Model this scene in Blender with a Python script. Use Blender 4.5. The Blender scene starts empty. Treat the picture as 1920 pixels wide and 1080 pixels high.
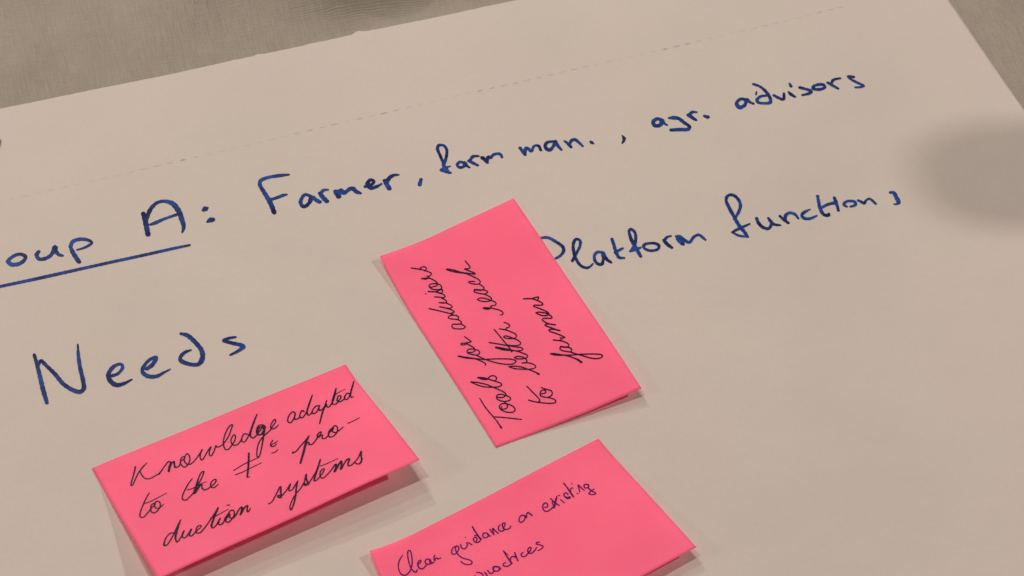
import bpy, bmesh, math, random
from mathutils import Vector, Matrix

random.seed(7)
scene = bpy.context.scene

# ------------------------------------------------------------------ camera
cam_data = bpy.data.cameras.new('camera')
cam = bpy.data.objects.new('camera', cam_data)
scene.collection.objects.link(cam)
scene.camera = cam
cam_data.sensor_width = 36.0
cam_data.lens = 72.7994
cam_data.clip_start = 0.02
cam_data.clip_end = 50.0
rot = Matrix(((0.9929042, -0.1189167, -0.0000000), (0.0930730, 0.7771201, -0.6224321), (0.0740176, 0.6180155, 0.7826738)))
cam.matrix_world = Matrix.Translation((0, 0, 0.802661)) @ rot.to_4x4()
cam_data.dof.use_dof = True
cam_data.dof.focus_distance = (Vector([-0.01233, 0.60318, -0.0]) - cam.location).length
cam_data.dof.aperture_fstop = 26.0

# ------------------------------------------------------------------ light: warm ceiling spots of a meeting room
world = bpy.data.worlds.new('World')
scene.world = world
world.use_nodes = True
world.node_tree.nodes['Background'].inputs[0].default_value = (1.0, 0.83, 0.66, 1)
world.node_tree.nodes['Background'].inputs[1].default_value = 0.040

scene.view_settings.view_transform = 'Standard'
scene.view_settings.look = 'None'
scene.view_settings.exposure = 0.0
scene.view_settings.gamma = 1.0

AIM = Vector((0.0, 0.64, 0.0))
LAMPS = [   # azimuth from +Y towards +X, elevation, share of the light, lamp radius, colour
    (-98, 68, 0.190, 0.014, (1.0, 0.81, 0.63)),
    (-30, 79, 0.180, 0.016, (1.0, 0.83, 0.66)),
    (76, 43, 0.228, 0.055, (1.0, 0.82, 0.65)),
    (-50, 53, 0.095, 0.014, (1.0, 0.81, 0.64)),
    (-42, 43, 0.075, 0.014, (1.0, 0.81, 0.64)),
    (-38, 38, 0.115, 0.016, (1.0, 0.81, 0.64)),
    (-112, 28, 0.045, 0.080, (1.0, 0.80, 0.62)),
    (12, 30, 0.020, 0.060, (1.0, 0.83, 0.66)),
]
POWER = 230.0
for az, el, share, radius, tint in LAMPS:
    dist = 2.3
    ld = bpy.data.lights.new('ceiling_spot', 'POINT')
    ld.shadow_soft_size = radius
    ld.color = tint
    ld.energy = POWER * share / math.sin(math.radians(el))
    lo = bpy.data.objects.new('ceiling_spot', ld)
    a, e = math.radians(az), math.radians(el)
    lo.location = AIM + dist * Vector((math.sin(a) * math.cos(e), math.cos(a) * math.cos(e), math.sin(e)))
    scene.collection.objects.link(lo)

# ------------------------------------------------------------------ helpers
def link(name, me, mat=None, parent=None):
    o = bpy.data.objects.new(name, me)
    scene.collection.objects.link(o)
    if mat is not None and me is not None and not me.materials:
        me.materials.append(mat)
    if parent is not None:
        o.parent = parent
    return o

def tag(o, label=None, category=None, group=None):
    if label: o['label'] = label
    if category: o['category'] = category
    if group: o['group'] = group
    return o

def mesh(name, verts, faces, smooth_shade=False):
    me = bpy.data.meshes.new(name)
    me.from_pydata(verts, [], faces)
    me.update()
    if smooth_shade:
        for p in me.polygons: p.use_smooth = True
    return me

def lathe(name, profile, seg=64):
    verts, faces = [], []
    for r, z in profile:
        for k in range(seg):
            a = 2 * math.pi * k / seg
            verts.append((r * math.cos(a), r * math.sin(a), z))
    for i in range(len(profile) - 1):
        for k in range(seg):
            k2 = (k + 1) % seg
            faces.append((i * seg + k, i * seg + k2, (i + 1) * seg + k2, (i + 1) * seg + k))
    faces.append(tuple(range(seg - 1, -1, -1)))
    faces.append(tuple((len(profile) - 1) * seg + k for k in range(seg)))
    return mesh(name, verts, faces, True)

def srgb(r, g, b):
    f = lambda c: (c / 255 / 12.92) if c / 255 <= 0.04045 else ((c / 255 + 0.055) / 1.055) ** 2.4
    return (f(r), f(g), f(b), 1)

class Mat:
    def __init__(self, name):
        self.m = bpy.data.materials.new(name); self.m.use_nodes = True
        self.t = self.m.node_tree; self.b = self.t.nodes['Principled BSDF']
        self.out = self.t.nodes['Material Output']
    def n(self, kind, **kw):
        x = self.t.nodes.new(kind)
        for k, v in kw.items(): setattr(x, k, v)
        return x
    def l(self, a, b): self.t.links.new(a, b)
    def coords(self, rz=0.0, scale=(1, 1, 1)):
        tc = self.n('ShaderNodeTexCoord'); r = self.n('ShaderNodeMapping'); r.inputs['Rotation'].default_value = (0, 0, rz)
        s = self.n('ShaderNodeMapping'); s.inputs['Scale'].default_value = scale
        self.l(tc.outputs['Object'], r.inputs[0]); self.l(r.outputs[0], s.inputs[0]); return s.outputs[0]
    def noise(self, vec, scale=1.0, detail=3.0, rough=0.5):
        x = self.n('ShaderNodeTexNoise'); x.inputs['Scale'].default_value = scale
        x.inputs['Detail'].default_value = detail; x.inputs['Roughness'].default_value = rough
        self.l(vec, x.inputs['Vector']); return x.outputs['Fac']
    def remap(self, fac, a, b, c, d, clamp=True):
        x = self.n('ShaderNodeMapRange'); x.clamp = clamp
        for i, v in enumerate((a, b, c, d)): x.inputs[i + 1].default_value = v
        self.l(fac, x.inputs[0]); return x.outputs[0]
    def math(self, op, a, b):
        x = self.n('ShaderNodeMath', operation=op)
        for i, v in enumerate((a, b)):
            if isinstance(v, (int, float)): x.inputs[i].default_value = v
            else: self.l(v, x.inputs[i])
        return x.outputs[0]
    def mixc(self, fac, c1, c2):
        x = self.n('ShaderNodeMix', data_type='RGBA')
        for sock, v in ((x.inputs[0], fac), (x.inputs[6], c1), (x.inputs[7], c2)):
            if isinstance(v, (int, float, tuple)): sock.default_value = v
            else: self.l(v, sock)
        return x.outputs[2]
    def bump(self, h, strength, dist):
        x = self.n('ShaderNodeBump'); x.inputs['Strength'].default_value = strength
        x.inputs['Distance'].default_value = dist; self.l(h, x.inputs['Height']); self.l(x.outputs[0], self.b.inputs['Normal'])

# ------------------------------------------------------------------ materials
def paper_material():
    M = Mat('flipchart_paper')
    v = M.coords()
    blot = M.noise(v, 9.0, 3, 0.55)
    fib = M.noise(v, 420.0, 4, 0.65)
    pink = M.noise(v, 5.0, 2, 0.5)
    base = M.mixc(M.remap(blot, 0.3, 0.7, 0, 1), (0.470, 0.470, 0.490, 1), (0.512, 0.506, 0.530, 1))
    base = M.mixc(M.remap(pink, 0.4, 0.65, 0, 0.55), base, (0.518, 0.492, 0.530, 1))
    base = M.mixc(M.remap(fib, 0.3, 0.7, 0, 0.22), base, (0.42, 0.41, 0.40, 1))
    M.l(base, M.b.inputs['Base Color'])
    M.b.inputs['Roughness'].default_value = 0.75
    M.b.inputs['Specular IOR Level'].default_value = 0.25
    wave = M.noise(v, 34.0, 2, 0.5)
    h = M.math('ADD', M.math('MULTIPLY', fib, 0.12), M.math('MULTIPLY', wave, 1.0))
    M.bump(h, 0.6, 0.0013)
    return M.m

def note_material():
    M = Mat('pink_sticky_paper')
    v = M.coords()
    blot = M.noise(v, 22.0, 3, 0.5)
    fib = M.noise(v, 700.0, 3, 0.6)
    base = M.mixc(M.remap(blot, 0.3, 0.7, 0, 1), (0.375, 0.118, 0.240, 1), (0.405, 0.142, 0.275, 1))
    base = M.mixc(M.remap(fib, 0.3, 0.7, 0, 0.12), base, (0.32, 0.10, 0.20, 1))
    M.l(base, M.b.inputs['Base Color'])
    M.b.inputs['Roughness'].default_value = 0.7
    M.b.inputs['Specular IOR Level'].default_value = 0.22
    M.bump(M.math('ADD', M.math('MULTIPLY', fib, 0.1), M.noise(v, 38.0, 2, 0.5)), 0.6, 0.0014)
    # the dye glows: light that falls on one face leaves the other as diffuse red-pink
    tr = M.n('ShaderNodeBsdfTranslucent'); tr.inputs[0].default_value = (0.71, 0.17, 0.27, 1)
    ad = M.n('ShaderNodeAddShader')
    M.l(M.b.outputs[0], ad.inputs[0]); M.l(tr.outputs[0], ad.inputs[1]); M.l(ad.outputs[0], M.out.inputs[0])
    return M.m

def marker_material():
    M = Mat('blue_marker_ink')
    v = M.coords()
    a = M.noise(v, 95.0, 3, 0.6)
    b = M.noise(v, 480.0, 2, 0.5)
    wet = M.n('ShaderNodeAttribute'); wet.attribute_name = 'wet'          # ink pooled where the nib stopped or went slowly
    f = M.remap(M.math('ADD', M.math('MULTIPLY', a, 0.75), M.math('MULTIPLY', b, 0.25)), 0.38, 0.66, 0, 1)
    f = M.math('MULTIPLY', f, M.remap(wet.outputs['Fac'], 0, 1, 1.0, 0.1))
    M.l(M.mixc(f, (0.0045, 0.010, 0.070, 1), (0.014, 0.070, 0.360, 1)), M.b.inputs['Base Color'])
    M.b.inputs['Roughness'].default_value = 0.5
    M.b.inputs['Specular IOR Level'].default_value = 0.12
    return M.m

def pen_material(name, dark, light):
    M = Mat(name)
    f = M.remap(M.noise(M.coords(), 260.0, 3, 0.6), 0.35, 0.7, 0, 1)
    M.l(M.mixc(f, dark, light), M.b.inputs['Base Color'])
    M.b.inputs['Roughness'].default_value = 0.45
    M.b.inputs['Specular IOR Level'].default_value = 0.12
    return M.m

def cloth_material():
    M = Mat('grey_linen_cloth')
    ang = math.radians(CLOTH_TURN)
    warp = M.noise(M.coords(ang, (760, 48, 1)), 1.0, 3, 0.6)          # long thin slubs down the cloth
    warp2 = M.noise(M.coords(ang, (1000, 70, 1)), 1.0, 2, 0.5)
    weft = M.noise(M.coords(ang, (90, 900, 1)), 1.0, 3, 0.6)
    blot = M.noise(M.coords(ang, (1, 1, 1)), 16.0, 3, 0.6)
    patch = M.remap(M.noise(M.coords(ang, (26, 9, 1)), 1.0, 3, 0.6), 0.34, 0.70, 0.35, 0.95)
    slub = M.math('MULTIPLY', M.remap(warp, 0.56, 0.76, 0, 1), patch)
    cross = M.math('MULTIPLY', M.remap(weft, 0.55, 0.8, 0, 1), 0.35)
    base = M.mixc(M.remap(blot, 0.3, 0.7, 0, 1), (0.290, 0.281, 0.271, 1), (0.332, 0.320, 0.306, 1))
    base = M.mixc(M.math('MULTIPLY', M.remap(warp2, 0.3, 0.7, 0, 0.6), patch), base, (0.215, 0.208, 0.198, 1))
    base = M.mixc(M.remap(weft, 0.25, 0.5, 0.25, 0.0), base, (0.20, 0.195, 0.185, 1))
    base = M.mixc(M.math('MULTIPLY', M.math('MAXIMUM', slub, cross), 0.48), base, (0.47, 0.455, 0.435, 1))
    def threads(direction, wob):
        wv = M.n('ShaderNodeTexWave'); wv.wave_type = 'BANDS'; wv.bands_direction = direction
        wv.inputs['Scale'].default_value = 235.0; wv.inputs['Distortion'].default_value = wob
        wv.inputs['Detail'].default_value = 3.0; wv.inputs['Detail Scale'].default_value = 0.35
        M.l(M.coords(ang), wv.inputs['Vector']); return wv.outputs['Fac']
    wa, we = threads('X', 5.0), threads('Y', 5.0)
    patch2 = M.remap(M.noise(M.coords(ang, (9, 22, 1)), 1.0, 3, 0.6), 0.35, 0.65, 0.1, 1)
    rib = M.math('ADD', M.math('MULTIPLY', wa, patch), M.math('MULTIPLY', M.math('MULTIPLY', we, patch2), 0.6))
    base = M.mixc(M.math('MULTIPLY', rib, 0.22), base, (0.185, 0.178, 0.168, 1))
    M.l(base, M.b.inputs['Base Color'])
    M.b.inputs['Roughness'].default_value = 0.9
    M.b.inputs['Specular IOR Level'].default_value = 0.15
    M.b.inputs['Sheen Weight'].default_value = 0.08
    h = M.math('ADD', warp, M.math('ADD', M.math('MULTIPLY', weft, 0.7), M.math('MULTIPLY', warp2, 0.5)))
    h = M.math('SUBTRACT', h, M.math('MULTIPLY', rib, 0.8))
    M.bump(h, 0.6, 0.0006)
    return M.m

def plain(name, col, rough, metal=0.0, spec=0.5):
    M = Mat(name)
    f = M.remap(M.noise(M.coords(), 60.0, 3, 0.6), 0.3, 0.7, 0, 1)
    dark = tuple(c * 0.88 for c in col[:3]) + (1,)
    M.l(M.mixc(f, dark, col), M.b.inputs['Base Color'])
    M.b.inputs['Roughness'].default_value = rough
    M.b.inputs['Metallic'].default_value = metal
    M.b.inputs['Specular IOR Level'].default_value = spec
    return M.m

TOP0, TOP1 = Vector((-0.27458, 0.71551)), Vector((-0.01464, 0.84235))
RIGHT0, RIGHT1 = Vector((0.2261, 0.88381)), Vector((0.2655, 0.80348))
PERF0, PERF1 = Vector((-0.24131, 0.66316)), Vector((0.17248, 0.87021))
HOLE = Vector((-0.27365, 0.69079))
THREAD = Vector((0.00568, -0.01515))
NUBS = [Vector(q) for q in [(-0.14941, 0.77523), (-0.12289, 0.78824), (-0.09878, 0.80055), (-0.09152, 0.80303)]]
CLOTH_TURN = math.degrees(math.atan2(THREAD[0], THREAD[1]))

PAPER = paper_material()
NOTE = note_material()
MARKER = marker_material()
PEN = pen_material('dark_pen_ink', (0.008, 0.0015, 0.018, 1), (0.022, 0.003, 0.034, 1))
PURPLE = pen_material('purple_pen_ink', (0.065, 0.001, 0.075, 1), (0.150, 0.002, 0.140, 1))
CLOTH = cloth_material()
SLIT_SHADE = plain('slit_shade', (0.24, 0.215, 0.195, 1), 0.9, spec=0.1)

# ------------------------------------------------------------------ shared shapes
def sheet_height(x, y):
    """gentle lie of the big paper sheet on the cloth (metres)"""
    return (0.00060 * math.sin(x * 17.0 + 1.3 + 4.0 * y) * math.cos(y * 13.0 + 0.4)
            + 0.00030 * math.sin(x * 31.0 - y * 22.0 + 2.0)
            + 0.00017 * math.sin(x * 57.0 + y * 71.0))

def smooth(a):
    a = min(1.0, max(0.0, a))
    return a * a * (3 - 2 * a)

def note_point(note, s, t):
    """point of a sticky note's paper: s along the glued edge, t away from it, both 0..1"""
    A, B, C, D = note['corners']
    x = (1 - t) * ((1 - s) * A[0] + s * B[0]) + t * ((1 - s) * D[0] + s * C[0])
    y = (1 - t) * ((1 - s) * A[1] + s * B[1]) + t * ((1 - s) * D[1] + s * C[1])
    rise = max(0.0, (t - 0.16) / 0.84) ** note['curl']
    z = ((1 - s) * D[2] + s * C[2]) * rise
    z += note['wave'] * math.sin(s * 7.0 + 1.0) * t * (1 - t) * 2
    z += 0.00045 * math.exp(-((t - 0.20) / 0.07) ** 2) * (0.6 + 0.4 * math.sin(s * 5.0 + note['wave'] * 9000))   # soft buckle where the glue strip ends
    z += 0.00030 * math.sin(s * 9.0 + t * 4.0 + note['wave'] * 5000) * smooth(t * 1.5)
    for where, (bs, bt), (dx, dy, dz) in note['peeled']:      # a corner that has come unstuck and curls up
        ds = s if where == 'A' else 1 - s
        k = max(0.0, 1 - ds / bs) ** 1.7 * max(0.0, 1 - t / bt) ** 1.4
        x += dx * k; y += dy * k; z += dz * k
    return (x, y, 0.0004 + z + sheet_height(x, y))


NOTES = {
    'n1': {'corners': [[-0.18012, 0.50494, 0], [-0.07459, 0.57995, 0], [-0.03242, 0.52226, 0.0125], [-0.13744, 0.44632, 0.0095]], 'curl': 1.04, 'wave': 0.0006, 'peeled': []},
    'n2': {'corners': [[0.00143, 0.54241, 0], [-0.06843, 0.64477, 0], [-0.00464, 0.69495, 0.0016], [0.06698, 0.58263, 0.0052]], 'curl': 1.04, 'wave': -0.0008, 'peeled': [('B', (0.4, 0.42), (0.00135, 0.00122, 0.0034))]},
    'n3': {'corners': [[-0.0516, 0.47353, 0], [0.04875, 0.55487, 0], [0.09638, 0.49774, 0.0068], [-0.00597, 0.4164, 0.006]], 'curl': 1.05, 'wave': 0.0008, 'peeled': [('A', (0.22, 0.4), (0.00261, 0.00305, 0.0038))]},
}

# ------------------------------------------------------------------ the cloth-covered table
def inside_sheet(x, y):
    """signed distance (m) beyond the sheet's top or right edge; negative on the sheet"""
    d = (TOP1 - TOP0).normalized(); n = Vector((-d.y, d.x))
    e = (RIGHT0 - RIGHT1).normalized(); m = Vector((e.y, -e.x))
    p = Vector((x, y))
    return max((p - TOP0).dot(n), (p - RIGHT1).dot(m))

def cloth_height(x, y):
    out = smooth((inside_sheet(x, y) - 0.012) / 0.09)
    fold = (0.0016 * math.sin(x * 26.0 + y * 9.0 + 0.6) + 0.0012 * math.sin(x * 47.0 - y * 30.0 + 2.2)
            + 0.0009 * math.sin(y * 52.0 + x * 11.0))
    # folds added beyond the torn top edge, shaped to darken the cloth there
    near = smooth((inside_sheet(x, y) - 0.003) / 0.028)
    lump = 0.0
    for fx, fy, rx, ry, rise in ((-0.112, 0.860, 0.046, 0.034, 0.040), (-0.180, 0.848, 0.026, 0.030, 0.014), (-0.038, 0.884, 0.030, 0.030, 0.018)):
        d = math.hypot((x - fx) / rx, (y - fy) / ry)
        lump += rise * math.exp(-d * d)
    return -0.0014 + out * (fold - 0.0006) + near * lump

xs = [-0.95 + 0.00625 * i for i in range(305)]
ys = [-0.35 + 0.00625 * i for i in range(273)]
verts, faces = [], []
X0, X1, Y0, Y1, RAD, DROP = xs[0], xs[-1], ys[0], ys[-1], 0.02, 0.28
cols = [-3, -2, -1] + list(range(len(xs))) + [len(xs), len(xs) + 1, len(xs) + 2]
rows = [-3, -2, -1] + list(range(len(ys))) + [len(ys), len(ys) + 1, len(ys) + 2]
def over(i, arr):
    """position and drop of a column or row index, the last three hanging over the table edge"""
    if i < 0:
        k = -i; return arr[0] - (0.006, 0.014, 0.018)[k - 1], (0.002, 0.016, DROP)[k - 1]
    if i >= len(arr):
        k = i - len(arr) + 1; return arr[-1] + (0.006, 0.014, 0.018)[k - 1], (0.002, 0.016, DROP)[k - 1]
    return arr[i], 0.0
for j in rows:
    y, dy = over(j, ys)
    for i in cols:
        x, dx = over(i, xs)
        d = max(dx, dy)
        wob = 0.012 * math.sin((x + y) * 30.0) * (d / DROP)
        verts.append((x + (wob if dx >= dy and d > 0 else 0), y + (wob if dy > dx else 0), cloth_height(x, y) - d))
nc = len(cols)
for j in range(len(rows) - 1):
    for i in range(nc - 1):
        a = j * nc + i
        faces.append((a, a + 1, a + nc + 1, a + nc))
cloth = link('tablecloth', mesh('tablecloth', verts, faces, True), CLOTH)
tag(cloth, 'grey-beige linen tablecloth with fine slubbed weave under the white flipchart sheet', 'tablecloth')

# ------------------------------------------------------------------ the big sheet
du = (TOP1 - TOP0).normalized()
dv = Vector((du.y, -du.x))                                   # down the sheet, away from its torn top edge
e = (RIGHT1 - RIGHT0).normalized()
# where the top edge meets the right edge
den = du.x * e.y - du.y * e.x
k = ((RIGHT0.x - TOP0.x) * e.y - (RIGHT0.y - TOP0.y) * e.x) / den
CORNER = TOP0 + du * k
WIDTH, LENGTH = 0.66, 0.98
edge_len = WIDTH

def torn(u):
    """how far the torn top edge stands out at u metres left of the corner"""
    p = CORNER - du * u
    r = 0.00008 * math.sin(u * 900.0) * (0.5 + 0.5 * math.sin(u * 41.0)) + 0.00025 * math.sin(u * 13.0)
    for q, hgt, wd in zip(NUBS, (0.0008, 0.0005, 0.0017, 0.0005), (0.0018, 0.0025, 0.0030, 0.0016)):
        r += hgt * math.exp(-((p - q).dot(du) / wd) ** 2)
    for m in range(14):
        c = 0.019 + m * 0.0475
        r += 0.0002 * math.exp(-((u - c) / 0.0012) ** 2)
    return r

ucount = 440
us = [WIDTH * i / ucount for i in range(ucount + 1)]
vs = [0.0, 0.0008, 0.002, 0.005] + [0.01 + 0.97 * (i / 190) for i in range(191)]
verts, faces = [], []
for v in vs:
    for u in us:
        p = CORNER - du * u + e * v
        if v < 0.002: p = p - e * torn(u) * (1 - v / 0.002)
        z = sheet_height(p.x, p.y)
        lift = 0.0007 * smooth(1 - v / 0.05) * (0.6 + 0.4 * math.sin(u * 19.0 + 1.0))
        lift += 0.0008 * smooth(1 - u / 0.05)
        verts.append((p.x, p.y, z + lift))
nc = len(us)
for j in range(len(vs) - 1):
    for i in range(nc - 1):
        a = j * nc + i
        faces.append((a, a + 1, a + nc + 1, a + nc))
me = mesh('flipchart_sheet', verts, faces, True)
sheet = link('flipchart_sheet', me, PAPER)
sol = sheet.modifiers.new('thickness', 'SOLIDIFY'); sol.thickness = 0.00022; sol.offset = -1.0
# two punched holes near the top edge
cut = []
hole_u = (CORNER - HOLE).dot(du)
for k in (0, 1):
    c = HOLE if k == 0 else HOLE - du * 0.10
    cm = lathe('punch', [(0.0058, -0.02), (0.0058, 0.02)], 40)
    co = link('punch', cm); co.location = (c.x, c.y, 0)
    b = sheet.modifiers.new('hole', 'BOOLEAN'); b.operation = 'DIFFERENCE'; b.object = co; b.solver = 'EXACT'
    cut.append(co)
bpy.context.view_layer.update()
dg = bpy.context.evaluated_depsgraph_get()
solid = bpy.data.meshes.new_from_object(sheet.evaluated_get(dg))
if len(solid.polygons) > len(faces):
    sheet.modifiers.clear(); sheet.data = solid
else:
    for m in list(sheet.modifiers):
        if m.type == 'BOOLEAN': sheet.modifiers.remove(m)
for co in cut: bpy.data.objects.remove(co, do_unlink=True)
tag(sheet, 'large white flipchart sheet lettered in blue marker, lying on the grey tablecloth', 'paper sheet')

# perforation: a row of small cuts, the shade in each painted as a dark sliver
pd = (PERF1 - PERF0).normalized()
slit_meshes = []
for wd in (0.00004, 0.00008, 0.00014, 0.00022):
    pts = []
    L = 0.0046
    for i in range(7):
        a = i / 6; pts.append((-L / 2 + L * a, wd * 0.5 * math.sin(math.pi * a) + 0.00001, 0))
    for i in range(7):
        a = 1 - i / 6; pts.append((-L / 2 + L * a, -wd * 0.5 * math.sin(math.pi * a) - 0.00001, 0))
    sm = mesh('perforation_slit', pts, [tuple(range(13, -1, -1))]); sm.materials.append(SLIT_SHADE)
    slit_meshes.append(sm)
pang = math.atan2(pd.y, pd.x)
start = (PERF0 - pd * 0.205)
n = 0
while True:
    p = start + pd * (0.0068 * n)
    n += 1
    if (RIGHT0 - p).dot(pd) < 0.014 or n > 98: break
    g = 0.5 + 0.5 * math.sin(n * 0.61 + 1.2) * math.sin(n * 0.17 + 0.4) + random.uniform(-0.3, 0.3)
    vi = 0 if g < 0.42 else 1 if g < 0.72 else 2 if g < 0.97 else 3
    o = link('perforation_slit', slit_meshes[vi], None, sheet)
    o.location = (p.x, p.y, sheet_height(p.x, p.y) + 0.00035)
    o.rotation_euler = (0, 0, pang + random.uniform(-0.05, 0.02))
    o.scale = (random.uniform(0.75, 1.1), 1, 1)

# ------------------------------------------------------------------ sticky notes
def build_note(key):
    note = NOTES[key]
    ns, nt = 64, 40
    verts = [note_point(note, i / ns, j / nt) for j in range(nt + 1) for i in range(ns + 1)]
    faces = []
    for j in range(nt):
        for i in range(ns):
            a = j * (ns + 1) + i
            faces.append((a, a + ns + 1, a + ns + 2, a + 1))
    me = mesh('sticky_note', verts, faces, True)
    if sum(p.normal.z for p in me.polygons) < 0:
        me.flip_normals()
    o = link('sticky_note', me, NOTE)
    s = o.modifiers.new('thickness', 'SOLIDIFY'); s.thickness = 0.00012; s.offset = -1.0
    return o

notes = {k: build_note(k) for k in NOTES}
G = 'pink sticky notes on the flipchart sheet'
tag(notes['n1'], 'pink sticky note reading Knowledge adapted to the production systems, below the word Needs', 'sticky note', G)
tag(notes['n2'], 'pink sticky note turned sideways reading Tools for advisors, beside the word Platform', 'sticky note', G)
tag(notes['n3'], 'pink sticky note reading Clear guidance on existing practices in purple pen', 'sticky note', G)

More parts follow.
